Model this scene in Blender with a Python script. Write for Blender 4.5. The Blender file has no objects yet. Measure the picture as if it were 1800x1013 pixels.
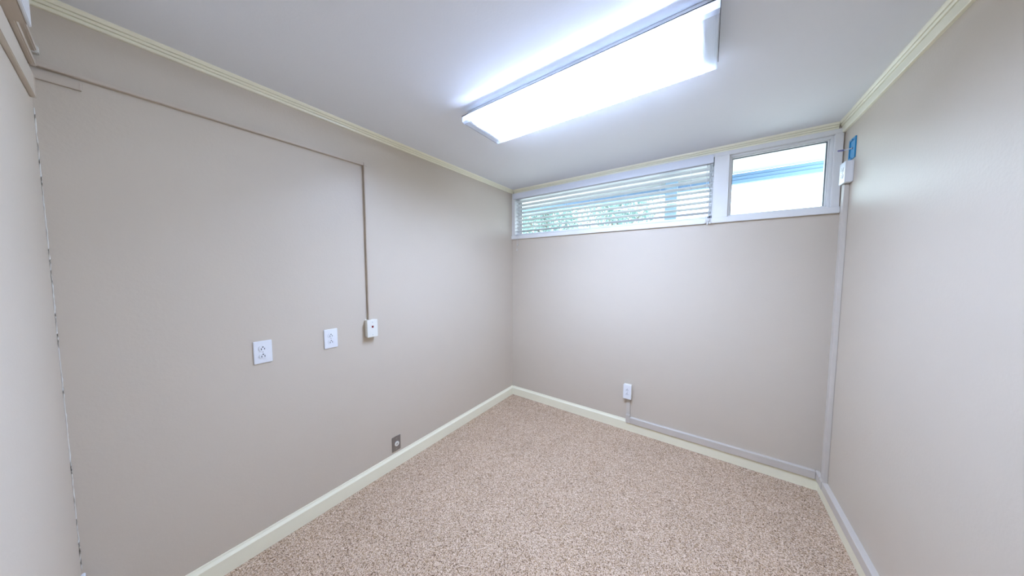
import bpy, bmesh, math, random
from mathutils import Vector, Matrix
random.seed(7)
S = bpy.context.scene
C = S.collection
R = math.radians

# ---------------------------------------------------------------- camera
cam_d = bpy.data.cameras.new('camera')
cam = bpy.data.objects.new('camera', cam_d); C.objects.link(cam)
cam_d.sensor_fit = 'HORIZONTAL'; cam_d.sensor_width = 36.0
cam_d.lens = 36.0 * 482.5 / 1800.0
cam_d.clip_start = 0.01; cam_d.clip_end = 200
cam.location = (0, 0, 1.5)
cam.rotation_euler = (R(90 - 3.53), 0, R(35.49))
S.camera = cam

# ---------------------------------------------------------------- world, exposure
W = bpy.data.worlds.new('overcast_sky'); S.world = W; W.use_nodes = True
bg = W.node_tree.nodes['Background']
bg.inputs[0].default_value = (0.75, 0.89, 1.0, 1); bg.inputs[1].default_value = 8.5
S.view_settings.view_transform = 'Standard'; S.view_settings.look = 'None'
S.view_settings.gamma = 1.0; S.view_settings.use_curve_mapping = False
S.view_settings.exposure = 0.0
LAMP = 352.0
LAMP_COL = (0.68, 0.86, 1.25)

# ---------------------------------------------------------------- materials
def mat(name, col, rough=0.5, spec=0.5, metal=0.0, noise=None, bump=None, var=None):
    """noise=(scale, amount) colour mottling, bump=(scale, strength, distance)"""
    m = bpy.data.materials.new(name); m.use_nodes = True
    nt = m.node_tree; b = nt.nodes['Principled BSDF']
    b.inputs['Base Color'].default_value = (*col, 1)
    b.inputs['Roughness'].default_value = rough
    b.inputs['Specular IOR Level'].default_value = spec
    b.inputs['Metallic'].default_value = metal
    tc = nt.nodes.new('ShaderNodeTexCoord')
    if noise:
        n = nt.nodes.new('ShaderNodeTexNoise'); n.inputs['Scale'].default_value = noise[0]; n.inputs['Detail'].default_value = 4
        nt.links.new(tc.outputs['Object'], n.inputs['Vector'])
        r = nt.nodes.new('ShaderNodeMapRange'); r.inputs['To Min'].default_value = 1 - noise[1]; r.inputs['To Max'].default_value = 1 + noise[1]
        nt.links.new(n.outputs['Fac'], r.inputs['Value'])
        mx = nt.nodes.new('ShaderNodeVectorMath'); mx.operation = 'SCALE'; mx.inputs[0].default_value = col
        nt.links.new(r.outputs[0], mx.inputs['Scale']); nt.links.new(mx.outputs[0], b.inputs['Base Color'])
    if bump:
        n = nt.nodes.new('ShaderNodeTexNoise'); n.inputs['Scale'].default_value = bump[0]; n.inputs['Detail'].default_value = 3
        nt.links.new(tc.outputs['Object'], n.inputs['Vector'])
        bp = nt.nodes.new('ShaderNodeBump'); bp.inputs['Strength'].default_value = bump[1]; bp.inputs['Distance'].default_value = bump[2]
        nt.links.new(n.outputs['Fac'], bp.inputs['Height']); nt.links.new(bp.outputs[0], b.inputs['Normal'])
    return m

WALL = (0.615, 0.532, 0.427)
M = {}
M['wall'] = mat('taupe_wall_paint', WALL, 0.42, 0.35, noise=(6, 0.012), bump=(90, 0.10, 0.004))
M['race_taupe'] = mat('taupe_painted_metal', (0.60, 0.51, 0.41), 0.4, 0.4, noise=(14, 0.03))
M['race_grey'] = mat('pale_raceway_paint', (0.625, 0.565, 0.49), 0.35, 0.5, noise=(14, 0.02))
M['ceiling'] = mat('white_ceiling_paint', (0.85, 0.86, 0.88), 0.7, 0.2, noise=(5, 0.01), bump=(120, 0.08, 0.003))
M['cream'] = mat('cream_trim_paint', (0.93, 0.885, 0.68), 0.32, 0.5, noise=(10, 0.02))
M['frame'] = mat('white_window_paint', (0.83, 0.81, 0.77), 0.35, 0.5, noise=(12, 0.015))
M['slat'] = mat('white_blind_slat', (0.82, 0.82, 0.81), 0.35, 0.5, noise=(20, 0.01))
M['valance'] = mat('white_valance', (0.76, 0.77, 0.80), 0.35, 0.5, noise=(20, 0.01))
M['plastic'] = mat('white_plastic', (0.84, 0.84, 0.84), 0.3, 0.5, noise=(30, 0.01))
M['ivory'] = mat('ivory_plastic', (0.84, 0.82, 0.74), 0.35, 0.5, noise=(30, 0.02))
M['dark'] = mat('dark_slot', (0.015, 0.015, 0.018), 0.6, 0.3, noise=(40, 0.1))
M['gasket'] = mat('dark_gasket', (0.06, 0.065, 0.075), 0.6, 0.3, noise=(40, 0.1))
M['red'] = mat('red_jack_insert', (0.26, 0.008, 0.006), 0.4, 0.5, noise=(60, 0.1))
M['steel'] = mat('brushed_steel', (0.34, 0.32, 0.30), 0.42, 0.5, 0.85, noise=(60, 0.08))
M['screw'] = mat('screw_metal', (0.55, 0.55, 0.55), 0.35, 0.5, 0.8, noise=(60, 0.05))
M['blue'] = mat('blue_electrical_plastic', (0.02, 0.26, 0.50), 0.4, 0.5, noise=(40, 0.06))
M['wire'] = mat('white_cable_jacket', (0.75, 0.74, 0.76), 0.45, 0.4, noise=(40, 0.03))
M['plug'] = mat('violet_grey_cable_end', (0.25, 0.22, 0.36), 0.45, 0.4, noise=(40, 0.05))
M['metalwhite'] = mat('white_enamel_pan', (0.80, 0.81, 0.83), 0.35, 0.5, noise=(30, 0.01))
M['tassel'] = mat('tassel_plastic', (0.80, 0.77, 0.72), 0.35, 0.5, noise=(60, 0.04))
M['caulk'] = mat('white_caulk', (0.74, 0.70, 0.62), 0.6, 0.3, noise=(40, 0.06))
M['soffit'] = mat('cream_soffit_paint', (0.52, 0.515, 0.48), 0.6, 0.3, noise=(6, 0.02))
M['fascia'] = mat('blue_shade_fascia', (0.22, 0.36, 0.58), 0.5, 0.4, noise=(8, 0.04))  # bluish skylit shade is put into the fascia colour
M['post'] = mat('pale_blue_post_paint', (0.28, 0.42, 0.58), 0.5, 0.4, noise=(8, 0.04))
M['ground'] = mat('pale_concrete', (0.52, 0.52, 0.49), 0.85, 0.2, noise=(3, 0.08))
M['bark'] = mat('grey_bark', (0.22, 0.18, 0.14), 0.8, 0.2, noise=(12, 0.2))
M['leaf'] = mat('green_leaf', (0.22, 0.35, 0.31), 0.45, 0.4, noise=(9, 0.35))

def carpet_material():
    m = bpy.data.materials.new('speckled_loop_carpet'); m.use_nodes = True
    nt = m.node_tree; b = nt.nodes['Principled BSDF']; L = nt.links
    b.inputs['Roughness'].default_value = 0.95; b.inputs['Specular IOR Level'].default_value = 0.1
    tc = nt.nodes.new('ShaderNodeTexCoord')
    v = nt.nodes.new('ShaderNodeTexVoronoi'); v.inputs['Scale'].default_value = 290
    L.new(tc.outputs['Object'], v.inputs['Vector'])
    sep = nt.nodes.new('ShaderNodeSeparateColor'); L.new(v.outputs['Color'], sep.inputs[0])
    cr = nt.nodes.new('ShaderNodeValToRGB'); cr.color_ramp.interpolation = 'CONSTANT'
    els = [(0.0, (0.14, 0.08, 0.045)), (0.15, (0.36, 0.24, 0.145)), (0.32, (0.51, 0.36, 0.25)), (0.55, (0.62, 0.465, 0.34)), (0.80, (0.775, 0.62, 0.48)), (0.94, (0.45, 0.29, 0.16))]
    cr.color_ramp.elements[0].position = els[0][0]; cr.color_ramp.elements[0].color = (*els[0][1], 1)
    cr.color_ramp.elements[1].position = els[1][0]; cr.color_ramp.elements[1].color = (*els[1][1], 1)
    for p, c in els[2:]:
        e = cr.color_ramp.elements.new(p); e.color = (*c, 1)
    L.new(sep.outputs[0], cr.inputs[0])
    n = nt.nodes.new('ShaderNodeTexNoise'); n.inputs['Scale'].default_value = 3.0; n.inputs['Detail'].default_value = 6
    L.new(tc.outputs['Object'], n.inputs['Vector'])
    mr = nt.nodes.new('ShaderNodeMapRange'); mr.inputs['To Min'].default_value = 0.88; mr.inputs['To Max'].default_value = 1.12
    L.new(n.outputs['Fac'], mr.inputs['Value'])
    sc = nt.nodes.new('ShaderNodeVectorMath'); sc.operation = 'SCALE'
    L.new(cr.outputs[0], sc.inputs[0]); L.new(mr.outputs[0], sc.inputs['Scale']); L.new(sc.outputs[0], b.inputs['Base Color'])
    bp = nt.nodes.new('ShaderNodeBump'); bp.inputs['Strength'].default_value = 0.35; bp.inputs['Distance'].default_value = 0.002; bp.invert = True
    L.new(v.outputs['Distance'], bp.inputs['Height']); L.new(bp.outputs[0], b.inputs['Normal'])
    return m
M['carpet'] = carpet_material()

def pane_material():
    m = bpy.data.materials.new('clear_window_glass'); m.use_nodes = True
    nt = m.node_tree; nt.nodes.clear(); L = nt.links
    o = nt.nodes.new('ShaderNodeOutputMaterial'); t = nt.nodes.new('ShaderNodeBsdfTransparent'); g = nt.nodes.new('ShaderNodeBsdfGlossy')
    t.inputs[0].default_value = (0.95, 0.98, 0.98, 1); g.inputs['Roughness'].default_value = 0.02
    f = nt.nodes.new('ShaderNodeFresnel'); f.inputs[0].default_value = 1.45
    x = nt.nodes.new('ShaderNodeMixShader'); L.new(f.outputs[0], x.inputs[0]); L.new(t.outputs[0], x.inputs[1]); L.new(g.outputs[0], x.inputs[2])
    L.new(x.outputs[0], o.inputs[0]); return m
M['glass'] = pane_material()

def lens_material(name='prismatic_acrylic', spread=0.35, opal=0.06):
    """prismatic acrylic: a fine grid of pyramids that spreads the tubes behind it"""
    m = bpy.data.materials.new(name); m.use_nodes = True
    nt = m.node_tree; nt.nodes.clear(); L = nt.links
    o = nt.nodes.new('ShaderNodeOutputMaterial')
    tc = nt.nodes.new('ShaderNodeTexCoord')
    ck = nt.nodes.new('ShaderNodeTexVoronoi'); ck.inputs['Scale'].default_value = 140; ck.inputs['Randomness'].default_value = 0.0
    L.new(tc.outputs['Object'], ck.inputs['Vector'])
    bp = nt.nodes.new('ShaderNodeBump'); bp.inputs['Strength'].default_value = 0.6; bp.inputs['Distance'].default_value = 0.003
    L.new(ck.outputs['Distance'], bp.inputs['Height'])
    t = nt.nodes.new('ShaderNodeBsdfTransparent'); t.inputs[0].default_value = (0.95, 0.97, 1, 1)
    rf = nt.nodes.new('ShaderNodeBsdfRefraction'); rf.inputs['Roughness'].default_value = 0.35; rf.inputs['IOR'].default_value = 1.12
    L.new(bp.outputs[0], rf.inputs['Normal'])
    tl = nt.nodes.new('ShaderNodeBsdfTranslucent'); tl.inputs[0].default_value = (0.85, 0.90, 1, 1)
    gl = nt.nodes.new('ShaderNodeBsdfGlossy'); gl.inputs['Roughness'].default_value = 0.2; L.new(bp.outputs[0], gl.inputs['Normal'])
    a = nt.nodes.new('ShaderNodeMixShader'); a.inputs[0].default_value = spread; L.new(t.outputs[0], a.inputs[1]); L.new(rf.outputs[0], a.inputs[2])
    b = nt.nodes.new('ShaderNodeMixShader'); b.inputs[0].default_value = opal; L.new(a.outputs[0], b.inputs[1]); L.new(tl.outputs[0], b.inputs[2])
    c = nt.nodes.new('ShaderNodeMixShader'); lw = nt.nodes.new('ShaderNodeLayerWeight'); lw.inputs['Blend'].default_value = 0.5
    fr = nt.nodes.new('ShaderNodeMapRange'); fr.inputs['From Min'].default_value = 0.30; fr.inputs['From Max'].default_value = 0.85; fr.inputs['To Min'].default_value = 0.06; fr.inputs['To Max'].default_value = 0.88
    L.new(lw.outputs['Facing'], fr.inputs['Value']); L.new(fr.outputs[0], c.inputs[0]); L.new(b.outputs[0], c.inputs[1]); L.new(gl.outputs[0], c.inputs[2])
    L.new(c.outputs[0], o.inputs[0]); return m
M['lens'] = lens_material()
def side_material():
    m = bpy.data.materials.new('frosted_acrylic_side'); m.use_nodes = True
    nt = m.node_tree; nt.nodes.clear(); L = nt.links
    o = nt.nodes.new('ShaderNodeOutputMaterial'); d = nt.nodes.new('ShaderNodeBsdfDiffuse'); t = nt.nodes.new('ShaderNodeBsdfTranslucent')
    d.inputs[0].default_value = (0.80, 0.83, 0.88, 1); t.inputs[0].default_value = (0.80, 0.86, 0.95, 1)
    x = nt.nodes.new('ShaderNodeMixShader'); x.inputs[0].default_value = 0.42
    L.new(d.outputs[0], x.inputs[1]); L.new(t.outputs[0], x.inputs[2])
    tr = nt.nodes.new('ShaderNodeBsdfTransparent'); tr.inputs[0].default_value = (0.92, 0.96, 1, 1)
    y = nt.nodes.new('ShaderNodeMixShader'); y.inputs[0].default_value = 0.15
    L.new(x.outputs[0], y.inputs[1]); L.new(tr.outputs[0], y.inputs[2]); L.new(y.outputs[0], o.inputs[0]); return m
M['lens_side'] = side_material()

def lamp_material():
    m = bpy.data.materials.new('lit_fluorescent_tube'); m.use_nodes = True
    b = m.node_tree.nodes['Principled BSDF']
    b.inputs['Base Color'].default_value = (0.9, 0.9, 0.9, 1)
    b.inputs['Emission Color'].default_value = (*LAMP_COL, 1); b.inputs['Emission Strength'].default_value = LAMP
    return m
M['tube'] = lamp_material()

# ---------------------------------------------------------------- mesh helpers
def box(bm, x0, x1, y0, y1, z0, z1, bev=0.0):
    vs = [bm.verts.new((x, y, z)) for x in (x0, x1) for y in (y0, y1) for z in (z0, z1)]
    fs = [(0, 1, 3, 2), (4, 6, 7, 5), (0, 4, 5, 1), (2, 3, 7, 6), (0, 2, 6, 4), (1, 5, 7, 3)]
    ff = [bm.faces.new([vs[i] for i in f]) for f in fs]
    if bev > 0:
        es = list({e for f in ff for e in f.edges})
        bmesh.ops.bevel(bm, geom=es, offset=bev, segments=2, affect='EDGES', clamp_overlap=True)
    return bm

def prism(bm, pts, a, b, fn):
    """extrude 2-D profile pts from a to b; fn(u,v,t) -> xyz"""
    A = [bm.verts.new(fn(u, v, a)) for u, v in pts]; B = [bm.verts.new(fn(u, v, b)) for u, v in pts]
    n = len(pts)
    for i in range(n):
        bm.faces.new((A[i], A[(i + 1) % n], B[(i + 1) % n], B[i]))
    bm.faces.new(A[::-1]); bm.faces.new(B)
    return bm

def tube(bm, path, rad, seg=10):
    rings = []
    path = [Vector(p) for p in path]
    rads = rad if isinstance(rad, (list, tuple)) else [rad] * len(path)
    for i, p in enumerate(path):
        d = (path[min(i + 1, len(path) - 1)] - path[max(i - 1, 0)]).normalized()
        u = d.cross(Vector((0, 0, 1)))
        if u.length < 1e-3: u = d.cross(Vector((1, 0, 0)))
        u.normalize(); v = d.cross(u)
        rings.append([bm.verts.new(p + (u * math.cos(2 * math.pi * k / seg) + v * math.sin(2 * math.pi * k / seg)) * rads[i]) for k in range(seg)])
    for a, b in zip(rings, rings[1:]):
        for k in range(seg):
            bm.faces.new((a[k], a[(k + 1) % seg], b[(k + 1) % seg], b[k]))
    bm.faces.new(rings[0][::-1]); bm.faces.new(rings[-1])
    return bm

def obj(name, bm, m, parent=None, smooth=False):
    bmesh.ops.recalc_face_normals(bm, faces=bm.faces[:])
    me = bpy.data.meshes.new(name); bm.to_mesh(me); bm.free()
    me.materials.append(M[m])
    if smooth:
        for p in me.polygons: p.use_smooth = True
    o = bpy.data.objects.new(name, me); C.objects.link(o)
    if parent: o.parent = parent
    return o

def B(*a, bev=0.0): return box(bmesh.new(), *a, bev=bev)

def tag(o, label, cat, group=None, kind=None):
    o['label'] = label; o['category'] = cat
    if group: o['group'] = group
    if kind: o['kind'] = kind
    return o

def thing(name, label, cat, loc=(0, 0, 0), rz=0, group=None):
    o = bpy.data.objects.new(name, None); C.objects.link(o)
    o.empty_display_size = 0.05
    o.location = loc; o.rotation_euler = (0, 0, R(rz))
    return tag(o, label, cat, group)

def struct(o, label, cat):
    o['kind'] = 'structure'; o['label'] = label; o['category'] = cat
    return o

# ---------------------------------------------------------------- room shell
XL, XR, YB, YF, H = -1.905, 0.674, 2.68, -0.157, 2.44
T = 0.14
struct(obj('floor', B(XL - T, XR + T, YF - T, YB + T, -0.12, 0.0), 'carpet'), 'brown speckled loop carpet covering the whole floor', 'floor')
struct(obj('ceiling', B(XL - T, XR + T, YF - T, YB + T, H, H + 0.10), 'ceiling'), 'flat white painted ceiling around the fluorescent fixture', 'ceiling')
struct(obj('wall_left', B(XL - T, XL, YF - T, YB + T, 0, H), 'wall'), 'long taupe wall with outlets and a thin conduit', 'wall')
struct(obj('wall_right', B(XR, XR + T, YF - T, YB + T, 0, H), 'wall'), 'taupe wall beside the blue electrical box', 'wall')
wf = struct(obj('wall_front', B(XL, XR, YF - T, YF, 0, H), 'wall'), 'taupe wall at the left edge carrying the junction box', 'wall')
WX0, WX1, WZ0, WZ1 = -1.885, 0.645, 1.885, 2.395
bm = bmesh.new()
box(bm, XL, XR, YB, YB + T, 0, WZ0); box(bm, XL, XR, YB, YB + T, WZ1, H)
box(bm, XL, WX0, YB, YB + T, WZ0, WZ1); box(bm, WX1, XR, YB, YB + T, WZ0, WZ1)
wb = struct(obj('wall_back', bm, 'wall'), 'taupe wall under the high clerestory windows', 'wall')

# lumpy caulk bead down the front-left corner
bm = bmesh.new(); pth = []; rr = []
for i in range(90):
    z = 0.36 + i * (2.06 - 0.36) / 89
    pth.append((XL + 0.001 + random.uniform(-.0004, .0004), YF + 0.001 + random.uniform(-.0005, .0005), z)); rr.append(random.uniform(.0014, .0022))
obj('caulk_bead', tube(bm, pth, rr, 6), 'caulk', wf, True)

# baseboards: thick board with a sloped cap
BP = [(0, 0), (0.015, 0), (0.015, 0.080), (0.006, 0.094), (0.004, 0.103), (0, 0.103)]
o = obj('baseboard_left', prism(bmesh.new(), BP, YF, YB, lambda u, v, t: (XL + u, t, v)), 'cream'); struct(o, 'cream baseboard along the long left wall', 'baseboard')
o = obj('baseboard_back', prism(bmesh.new(), BP, XL + .015, XR - .015, lambda u, v, t: (t, YB - u, v)), 'cream'); struct(o, 'cream baseboard under the windows', 'baseboard')
o = obj('baseboard_right', prism(bmesh.new(), BP, YF, YB, lambda u, v, t: (XR - u, t, v)), 'cream'); struct(o, 'cream baseboard along the right wall', 'baseboard')
o = obj('baseboard_front', prism(bmesh.new(), BP, XL + .015, XR - .015, lambda u, v, t: (t, YF + u, v)), 'cream'); struct(o, 'cream baseboard along the front wall', 'baseboard')

# crown mouldings: stepped profile (u out from wall, v down from ceiling)
CP = [(0, 0), (0.030, 0), (0.0285, 0.005), (0.0220, 0.0130), (0.0150, 0.0140), (0.0190, 0.0165), (0.0145, 0.0240), (0.0075, 0.0252), (0.0120, 0.0278), (0.0100, 0.036), (0.008, 0.038), (0, 0.038)]
def crown(name, a, b, fn, label, prof=CP):
    return struct(obj(name, prism(bmesh.new(), prof, a, b, fn), 'cream'), label, 'moulding')
crown('trim_1', YF, YB, lambda u, v, t: (XL + u, t, H - v), 'cream stepped crown moulding above the long left wall')
crown('trim_2', XL + .03, XR - .03, lambda u, v, t: (t, YB - u, H - v), 'cream stepped crown moulding above the windows')
CR = [(0, 0), (0.032, 0), (0.0305, 0.005), (0.0250, 0.0120), (0.0175, 0.0130), (0.0220, 0.0155), (0.0175, 0.0220), (0.0095, 0.0232), (0.0150, 0.0262), (0.0140, 0.064), (0.0120, 0.066), (0, 0.066)]
crown('trim_3', YF, YB - .0, lambda u, v, t: (XR - u, t, H - v), 'deep cream crown moulding with flat board above the right wall', CR)

# ---------------------------------------------------------------- window surround and windows
FY = YB - 0.012          # face of the white boards
DY = YB + T              # outer end of the reveals
sur = struct(obj('trim_4', B(XL, 0.665, FY, YB + .06, 2.372, 2.402, bev=.002), 'frame'), 'white painted board surround framing both high windows', 'window trim')
obj('sill_board', B(XL, XR - .004, FY - .010, DY, 1.872, 1.912, bev=.002), 'frame', sur)
obj('jamb_board', B(XL, -1.862, FY, DY, 1.912, 2.372, bev=.002), 'frame', sur)
obj('mullion_board', B(0.010, 0.103, FY, DY, 1.912, 2.372, bev=.002), 'frame', sur)
obj('jamb_board', B(0.630, 0.668, FY, DY, 1.912, 2.372, bev=.002), 'frame', sur)
obj('head_reveal', B(-1.862, 0.630, YB + .06, DY, 2.372, 2.395), 'frame', sur)

def frame_bm(x0, x1, z0, z1, w, y0, y1, bev=.0015):
    bm = bmesh.new()
    box(bm, x0, x1, y0, y1, z0, z0 + w, bev); box(bm, x0, x1, y0, y1, z1 - w, z1, bev)
    box(bm, x0, x0 + w, y0, y1, z0 + w, z1 - w, bev); box(bm, x1 - w, x1, y0, y1, z0 + w, z1 - w, bev)
    return bm
# left window (behind the blind)
w1 = struct(obj('window_1', frame_bm(-1.862, 0.010, 1.912, 2.372, 0.022, YB + .075, YB + .115), 'frame'), 'wide clerestory window behind the white blind', 'window')
obj('gasket', frame_bm(-1.840, -0.012, 1.934, 2.350, 0.004, YB + .085, YB + .096, 0), 'gasket', w1)
obj('pane', B(-1.838, -0.014, YB + .088, YB + .093, 1.936, 2.348), 'glass', w1)
# right window (bare)
w2 = struct(obj('window_2', frame_bm(0.103, 0.630, 1.912, 2.372, 0.013, YB + .012, YB + .10), 'frame'), 'small bare clerestory window without a blind', 'window')
obj('stop_bead', frame_bm(0.116, 0.617, 1.925, 2.359, 0.006, YB + .030, YB + .10), 'frame', w2)
obj('gasket', frame_bm(0.121, 0.612, 1.930, 2.354, 0.004, YB + .046, YB + .06, 0), 'gasket', w2)
obj('pane', B(0.124, 0.609, YB + .050, YB + .055, 1.933, 2.351), 'glass', w2)

# ---------------------------------------------------------------- blind
bl = thing('window_blind', 'white horizontal slat blind with valance over the wide window', 'blind', (-0.92, YB + .03, 1.912))
def loc(bm, root):
    bmesh.ops.translate(bm, verts=bm.verts[:], vec=-Vector(root.location)); return bm
BX0, BX1 = -1.858, 0.008
obj('valance', loc(B(-1.882, 0.006, FY - .014, FY - .002, 2.331, 2.392, bev=.003), bl), 'valance', bl)
vr = obj('valance_return', loc(B(0.002, 0.006, FY - .002, FY + .02, 2.331, 2.371), bl), 'valance', bl)
obj('head_rail', loc(B(BX0 + .002, BX1 - .002, YB + .000, YB + .050, 2.325, 2.368, bev=.003), bl), 'slat', bl)
NS = 9; tilt = R(13); SY = YB + .024
sm = None
for i in range(NS):
    z = 1.962 + i * 0.0427
    if sm is None:
        bm = bmesh.new(); n = 6; prof = []
        for k in range(n + 1):
            u = -0.025 + 0.05 * k / n; prof.append((u, 0.0022 * (1 - (u / .025) ** 2) + .0014))
        prof += [(u, v - .0028) for u, v in prof[::-1]]
        ct, st = math.cos(tilt), math.sin(tilt)
        prof = [(u * ct + v * st, -u * st + v * ct) for u, v in prof]
        prism(bm, prof, BX0 + .004, BX1 - .004, lambda u, v, t: (t + .92, u, v))
        s = obj('slat', bm, 'slat', bl); sm = s.data
    else:
        s = bpy.data.objects.new('slat', sm); C.objects.link(s); s.parent = bl
    s.location = (0, SY - bl.location.y, z - bl.location.z)
obj('bottom_rail', loc(B(BX0 + .004, BX1 - .004, SY - .025, SY + .025, 1.9165, 1.932, bev=.003), bl), 'slat', bl)
for x in (-1.79, -1.52, -1.23, -0.96, -0.64, -0.36, -0.14, -0.035):
    bm = bmesh.new()
    for dy in (-.027, .027):
        tube(bm, [(x, SY + dy, 1.925), (x, SY + dy, 2.33)], .0009, 5)
    obj('ladder_cord', loc(bm, bl), 'wire', bl)

def tassel(bm, x, y, z, r=.006, h=.022):
    prof = [(.0015, 0), (r * .55, -.003), (r * .75, -h * .4), (r, -h * .85), (r * .9, -h)]
    prev = None
    for rad, dz in prof:
        ring = [bm.verts.new((x + rad * math.cos(2 * math.pi * k / 10), y + rad * math.sin(2 * math.pi * k / 10), z + dz)) for k in range(10)]
        if prev:
            for k in range(10): bm.faces.new((prev[k], prev[(k + 1) % 10], ring[(k + 1) % 10], ring[k]))
        else: bm.faces.new(ring)
        prev = ring
    bm.faces.new(prev[::-1]); return bm
TY = FY - .018
# cords belong to the blind: left pair hangs below the sill, right bunch rests on the sill edge
def cordset(pts):
    for (x, z, y) in pts:
        c = obj('pull_cord', loc(tube(bmesh.new(), [(x, SY - .030, 2.33), (x, SY - .031, 1.95), (x, y, 1.925), (x, y, z)], .0011, 6), bl), 'wire', bl, True)
        obj('tassel', loc(tassel(bmesh.new(), x, y, z + .001), bl), 'tassel', c, True)
cordset([(-1.808, 1.818, TY), (-1.816, 1.758, TY - .004)])
cordset([(-0.030, 1.896, TY), (-0.012, 1.906, TY - .004), (0.000, 1.888, TY), (-0.018, 1.880, TY - .010)])
obj('hold_down_bracket', loc(B(-0.02, 0.006, SY - .036, SY - .028, 1.914, 1.930, bev=.001), bl), 'gasket', bl)

# ---------------------------------------------------------------- ceiling light
LX0, LX1, LY0, LY1, LZ = -1.200, 0.002, 1.183, 1.522, 2.360
lt = thing('ceiling_light', 'lit rectangular fluorescent fixture with clear prismatic lens on ceiling', 'ceiling light', ((LX0 + LX1) / 2, (LY0 + LY1) / 2, H))
obj('pan', loc(B(LX0 + .010, LX1 - .010, LY0 + .030, LY1 - .030, 2.402, 2.440, bev=.003), lt), 'metalwhite', lt)
# lens: open tray with bevelled lower edges, 3 mm acrylic
bm = bmesh.new()
def ring(x0, x1, y0, y1, z): return [bm.verts.new(p) for p in ((x0, y0, z), (x1, y0, z), (x1, y1, z), (x0, y1, z))]
r0 = ring(LX0, LX1, LY0, LY1, 2.4015); r1 = ring(LX0, LX1, LY0, LY1, LZ + .010); r2 = ring(LX0 + .004, LX1 - .004, LY0 + .010, LY1 - .018, LZ)
for a, b in ((r0, r1), (r1, r2)):
    for k in range(4): bm.faces.new((a[k], a[(k + 1) % 4], b[(k + 1) % 4], b[k]))
bm.faces.new(r2)
r3 = ring(LX0 + .012, LX1 - .012, LY0 + .032, LY1 - .032, 2.4015)
for k in range(4): bm.faces.new((r3[k], r3[(k + 1) % 4], r0[(k + 1) % 4], r0[k]))
ln = obj('lens', loc(bm, lt), 'lens', lt)
ln.data.materials.append(M['lens_side'])
for p in ln.data.polygons:
    if abs(p.normal.z) < 0.3 or p.center.z + H > 2.40: p.material_index = 1
bm = bmesh.new()
for a in ((LX0 - .002, LX1 + .002, LY0 - .002, LY0 + .002), (LX0 - .002, LX1 + .002, LY1 - .002, LY1 + .002), (LX0 - .002, LX0 + .002, LY0 + .002, LY1 - .002), (LX1 - .002, LX1 + .002, LY0 + .002, LY1 - .002)):
    box(bm, *a, 2.3985, 2.4018)
obj('lens_gap_shadow', loc(bm, lt), 'gasket', lt)  # dark strip painting the shadow gap between lens and pan
for ex in (LX0 + .046, LX1 - .054):
    obj('socket_light_shield', loc(B(ex, ex + .008, LY0 + .030, LY1 - .030, 2.3650, 2.402, bev=.002), lt), 'metalwhite', lt)  # bar widened to keep direct tube light off the lens ends
for ty in (1.268, 1.437):
    obj('fluorescent_tube', loc(tube(bmesh.new(), [(LX0 + .054, ty, 2.3835), (LX1 - .054, ty, 2.3835)], .0155, 12), lt), 'tube', lt, True)

# ---------------------------------------------------------------- outlets, local frame: x right, z up, -y to viewer
def oval(bm, cx, cz, rx, rz, y0, y1, seg=16, flat=None):
    pts = []
    for k in range(seg):
        a = 2 * math.pi * k / seg; px, pz = rx * math.cos(a), rz * math.sin(a)
        if flat: pz = max(-flat, min(flat, pz))
        pts.append((cx + px, cz + pz))
    return prism(bm, pts, y0, y1, lambda u, v, t: (u, t, v))

def duplex(root, yf, w=.074, h=.119, m='plastic', plate_t=.006):
    """cover plate whose back is at local y = yf"""
    pl = obj('cover_plate', B(-w / 2, w / 2, yf - plate_t, yf, -h / 2, h / 2, bev=.0022), m, root)
    f = yf - plate_t
    for cz in (.0195, -.0195):
        r = obj('receptacle', oval(bmesh.new(), 0, cz, .0170, .0170, f - .0022, f + .001, 20, .0135), m, root)
        g = f - .0022
        bm = bmesh.new()
        box(bm, -.0078, -.0050, g - .0003, g + .0005, cz - .0080, cz + .0020)
        box(bm, .0050, .0078, g - .0003, g + .0005, cz - .0068, cz + .0020)
        obj('blade_slot', bm, 'dark', r)
        obj('ground_hole', oval(bmesh.new(), 0, cz + .0075, .0030, .0030, g - .0003, g + .0005, 10), 'dark', r)
    obj('screw', oval(bmesh.new(), 0, 0, .0028, .0028, f - .0010, f, 10), 'screw', root)
    return pl

o1 = thing('wall_outlet', 'white duplex outlet on the long left wall, farthest from the conduit box', 'outlet', (XL, 0.398, 1.073), 90)
duplex(o1, 0, .076, .119)
o2 = thing('wall_outlet', 'white duplex outlet on the left wall next to the conduit box with red insert', 'outlet', (XL, 0.720, 1.080), 90)
duplex(o2, 0, .075, .119)

# surface box with red jack
jb = thing('jack_box', 'white surface mounted box with red insert at the foot of the conduit', 'jack box', (XL, 0.964, 1.107), 90)
obj('back_box', B(-.033, .033, -.034, 0, -.058, .058, bev=.002), 'ivory', jb)
cp = obj('cover_plate', B(-.036, .036, -.041, -.034, -.060, .060, bev=.002), 'ivory', jb)
obj('red_insert', B(-.0065, .0065, -.0425, -.041, .004, .018, bev=.0008), 'red', jb)
for z in (.042, -.045): obj('screw', oval(bmesh.new(), 0, z, .0028, .0028, -.0420, -.041, 10), 'screw', jb)

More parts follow.
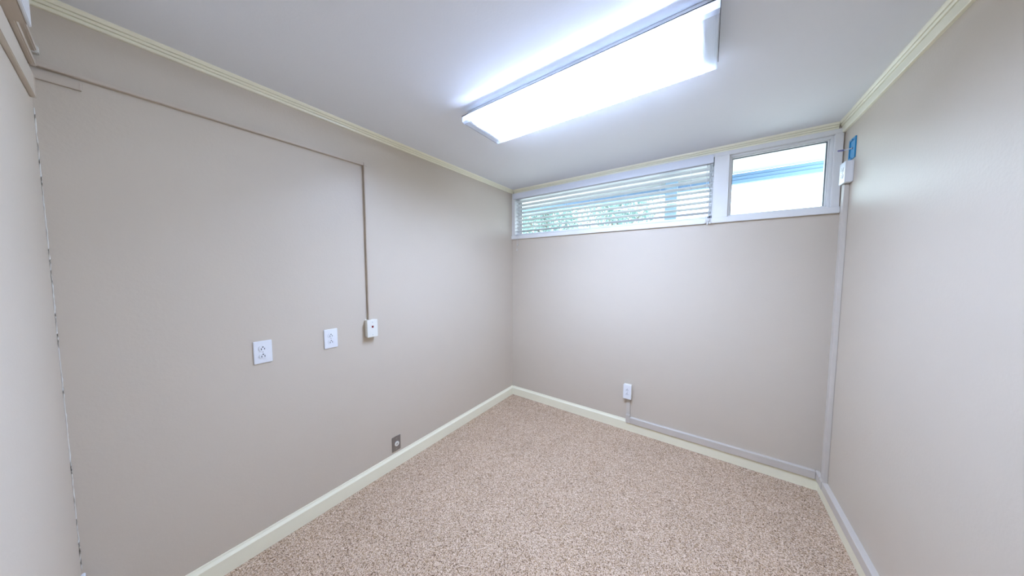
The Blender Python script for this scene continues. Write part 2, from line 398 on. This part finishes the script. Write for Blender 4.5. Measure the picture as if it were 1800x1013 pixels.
# steel plate
sp = thing('steel_wall_plate', 'small dark steel plate with a round white receptacle just above the baseboard', 'wall plate', (XL, 1.138, .179), 90)
obj('cover_plate', B(-.035, .035, -.005, 0, -.057, .057, bev=.0015), 'steel', sp)
rc = obj('round_receptacle', oval(bmesh.new(), .002, -.002, .0175, .0175, -.0095, -.005, 24), 'ivory', sp)
obj('contact_ring', oval(bmesh.new(), .002, -.002, .0085, .0085, -.0105, -.0095, 16), 'race_grey', rc)
obj('contact_slot', B(-.0005, .0045, -.0112, -.0105, -.006, .002), 'steel', rc)
for z in (.042, -.042): obj('screw', oval(bmesh.new(), 0, z, .0028, .0028, -.0060, -.005, 10), 'screw', sp)

# back wall surface outlet
bo = thing('wall_outlet', 'white surface mounted outlet box under the windows, above the baseboard raceway', 'outlet', (-.571, YB, .381), 0)
obj('back_box', B(-.033, .033, -.036, 0, -.064, .064, bev=.002), 'ivory', bo)
duplex(bo, -.036, .070, .134, 'plastic', .005)

# right wall surface outlet box near the ceiling
ro = thing('wall_outlet', 'white surface outlet box high beside the small window, below the blue box', 'outlet', (XR, 2.543, 2.089), -90)
obj('back_box', B(-.043, .043, -.030, 0, -.062, .062, bev=.002), 'plastic', ro)
duplex(ro, -.030, .088, .128, 'plastic', .005)

# blue box with cable
bb = thing('blue_electrical_box', 'bright blue electrical box with loose white cable beside the small window', 'electrical box', (XR, 2.537, 2.225), -90)
bm = bmesh.new()
for a in ((-.044, .044, -.006, 0, .048, .060), (-.044, .044, -.006, 0, -.062, -.050), (-.044, -.034, -.006, 0, -.050, .048), (.034, .044, -.006, 0, -.050, .048), (-.034, .034, -.002, 0, -.050, .048)):
    box(bm, *a, bev=.0006)
obj('box_body', bm, 'blue', bb)
for z in (.054, -.056): obj('screw_boss', oval(bmesh.new(), 0, z, .005, .005, -.0085, -.006, 12), 'blue', bb)
obj('knockout', oval(bmesh.new(), -.004, .004, .006, .006, -.0028, -.002, 14), 'dark', bb)
cb = obj('loose_cable', tube(bmesh.new(), [(-.004, -.002, .004), (-.006, -.015, .002), (-.010, -.030, .002), (-.014, -.046, .004)], .0032, 8), 'wire', bb, True)
obj('cable_end', tube(bmesh.new(), [(-.0105, -.032, .002), (-.0125, -.040, .003), (-.0165, -.056, .005), (-.0168, -.058, .005)], [.0040, .0058, .0050, .0025], 8), 'plug', cb, True)

# ---------------------------------------------------------------- raceways
# left wall conduit: horizontal run then down to the jack box
lc = thing('conduit', 'thin taupe conduit running along the left wall and down to the jack box', 'conduit', (XL, .41, 2.207))
obj('horizontal_run', loc(B(XL, XL + .020, YF, .9485, 2.200, 2.217, bev=.002), lc), 'race_taupe', lc)
obj('elbow', loc(B(XL, XL + .0215, .9480, .9705, 2.1955, 2.2185, bev=.003), lc), 'race_taupe', lc)
obj('vertical_run', loc(B(XL, XL + .020, .9505, .9680, 1.165, 2.1960, bev=.002), lc), 'race_taupe', lc)

sr = thing('raceway_stub', 'short taupe raceway stub under the conduit in the upper left corner', 'raceway', (XL, -.11, 2.173))
obj('cover', loc(B(XL, XL + .010, YF, -.064, 2.160, 2.188, bev=.0015), sr), 'race_taupe', sr)
obj('end_cap', loc(B(XL, XL + .011, -.066, -.0625, 2.159, 2.189, bev=.001), sr), 'race_taupe', sr)

# front wall: junction box, two conduits, flat raceway
jx = thing('junction_box', 'white painted junction box high on the front wall, at the top left corner', 'junction box', (-1.36, YF, 2.19))
obj('body', loc(B(-1.585, -1.13, YF, YF + .030, 2.190, 2.345, bev=.002), jx), 'race_taupe', jx)  # taupe tone paints the shaded underside of the white box
obj('cover', loc(B(-1.587, -1.128, YF + .030, YF + .036, 2.188, 2.347, bev=.002), jx), 'plastic', jx)
ca = thing('conduit', 'short upper conduit from the white junction box to the left corner', 'conduit', (-1.74, YF, 2.25))
obj('run', loc(B(-1.885, -1.584, YF, YF + .018, 2.243, 2.262, bev=.003), ca), 'race_taupe', ca)
obj('end_fitting', loc(B(XL, -1.880, YF, YF + .021, 2.240, 2.265, bev=.003), ca), 'caulk', ca)
cb2 = thing('conduit', 'lower conduit from the white junction box turning the left corner', 'conduit', (-1.74, YF, 2.2))
obj('run', loc(B(-1.885, -1.584, YF, YF + .013, 2.196, 2.217, bev=.003), cb2), 'race_taupe', cb2)
obj('end_fitting', loc(B(XL + .0205, -1.880, YF, YF + .016, 2.193, 2.219, bev=.003), cb2), 'race_taupe', cb2)
fr = thing('flat_raceway', 'wide flat raceway board across the front wall at the left edge', 'raceway', (-1.5, YF, 2.12))
obj('board', loc(B(-1.845, -1.10, YF, YF + .011, 2.078, 2.150, bev=.0015), fr), 'wall', fr)
obj('end_cap', loc(B(-1.852, -1.843, YF, YF + .012, 2.077, 2.151, bev=.0015), fr), 'race_taupe', fr)

# outlet plate in the lower left corner, edge on
eo = thing('wall_outlet', 'white outlet plate seen edge-on low in the left corner', 'outlet', (-1.852, YF, .297), 180)
duplex(eo, 0, .074, .119, 'plastic', .010)

# baseboard raceways on back and right walls
br = thing('baseboard_raceway', 'pale raceway along the top of the back baseboard, feeding the wall outlet', 'raceway', (.05, YB, .083))
RP = [(0, .1035), (0, .137), (.0235, .137), (.026, .1345), (.026, .0840), (.0245, .0815), (.0152, .0815), (.0065, .0950), (.0045, .1035)]
obj('horizontal_run', loc(prism(bmesh.new(), RP, -.545, XR - .030, lambda u, v, t: (t, YB - u, v)), br), 'race_grey', br)
obj('elbow', loc(B(-.582, -.544, YB - .028, YB - .0055, .080, .160, bev=.004), br), 'race_grey', br)
obj('vertical_run', loc(B(-.581, -.549, YB - .012, YB, .1595, .316, bev=.002), br), 'race_grey', br)
rb = thing('baseboard_raceway', 'pale raceway along the top of the right baseboard', 'raceway', (XR, 1.2, .083))
obj('horizontal_run', loc(prism(bmesh.new(), RP, YF, 2.545, lambda u, v, t: (XR - u, t, v)), rb), 'race_grey', rb)
obj('coupling', loc(B(XR - .028, XR - .0055, 2.546, 2.590, .080, .137, bev=.003), rb), 'race_grey', rb)
obj('corner_elbow', loc(B(XR - .028, XR - .0055, 2.591, YB - .006, .080, .140, bev=.004), rb), 'race_grey', rb)
vr = thing('vertical_raceway', 'pale vertical raceway in the right corner, from the high outlet to the baseboard', 'raceway', (XR, 2.565, .14))
obj('run', loc(B(XR - .022, XR, 2.545, 2.588, .1415, 2.026, bev=.002), vr), 'race_grey', vr)
obj('base_fitting', loc(B(XR - .024, XR, 2.543, 2.590, .1375, .150, bev=.002), vr), 'race_grey', vr)

# ---------------------------------------------------------------- outside
struct(obj('ground', B(-30, 30, YB + T + .01, 45, -.32, -.30), 'ground'), 'pale concrete ground outside the windows', 'ground')
ev = thing('roof_eave', 'pale roof eave with fascia coloured as blue shade outside the windows', 'eave', (-.5, YB + T, 2.45))
obj('soffit', loc(B(-5, 4, YB + T, 3.53, 2.455, 2.50), ev), 'soffit', ev)
for i in range(3):
    obj('fascia_board', loc(B(-5, 4, 3.50 + .012 * i, 3.56, 2.352 + .034 * i, 2.384 + .034 * i, bev=.002), ev), 'fascia', ev)
po = obj('porch_post', B(-.405, -.295, 3.39, 3.50, -.30, 2.455, bev=.004), 'post'); tag(po, 'pale blue post standing outside behind the blind', 'post')

def tree(name, label, x, y, crown_z, rad, rz, n, group):
    t = thing(name, label, 'tree', (x, y, -.30), 0, group)
    obj('trunk', tube(bmesh.new(), [(0, 0, 0), (.04, .02, crown_z * .5), (-.03, 0, crown_z + .3), (.05, .03, crown_z + rz * .6)], [.11, .09, .07, .02], 8), 'bark', t, True)
    bm = bmesh.new()
    for i in range(9):
        a = random.uniform(0, 6.28); zz = crown_z + random.uniform(-.5, .5) * rz
        tube(bm, [(0, 0, zz - .3), (math.cos(a) * rad * .4, math.sin(a) * rad * .4, zz + .1), (math.cos(a) * rad * .8, math.sin(a) * rad * .8, zz + .45)], [.03, .02, .006], 5)
    obj('branches', bm, 'bark', t, True)
    bm = bmesh.new()
    for i in range(n):
        while True:
            p = Vector((random.uniform(-1, 1), random.uniform(-1, 1), random.uniform(-1, 1)))
            if p.length < 1: break
        lump = 0.8 + .25 * math.sin(5 * p.x + 3 * p.z) * math.cos(4 * p.y)
        c = Vector((p.x * rad * lump, p.y * rad * lump, crown_z + .3 + p.z * rz * lump))
        d = Vector((random.gauss(0, 1), random.gauss(0, 1), random.gauss(0, 1) - .5)).normalized()
        u = d.cross(Vector((random.gauss(0, 1), random.gauss(0, 1), random.gauss(0, 1)))).normalized()
        l, w = random.uniform(.07, .12), random.uniform(.02, .035)
        nrm = d.cross(u) * w * .5
        v = [bm.verts.new(q) for q in (c, c + d * l * .5 + u * w + nrm, c + d * l, c + d * l * .5 - u * w + nrm)]
        bm.faces.new((v[0], v[1], v[2])); bm.faces.new((v[0], v[2], v[3]))
    f = obj('foliage', bm, 'leaf', t); f['kind'] = 'stuff'
    return t
G = 'trees outside the blind'
tree('garden_tree', 'leafy tree outside, nearest the left end of the blind', -6.3, 8.8, 3.5, 1.25, 1.4, 4200, G)
tree('garden_tree', 'leafy tree outside, behind the left middle of the blind', -3.75, 7.0, 3.0, 1.25, 1.2, 4600, G)
tree('garden_tree', 'smaller leafy tree outside, nearest the pale blue post', -2.35, 9.2, 3.5, 1.4, 1.2, 4600, G)
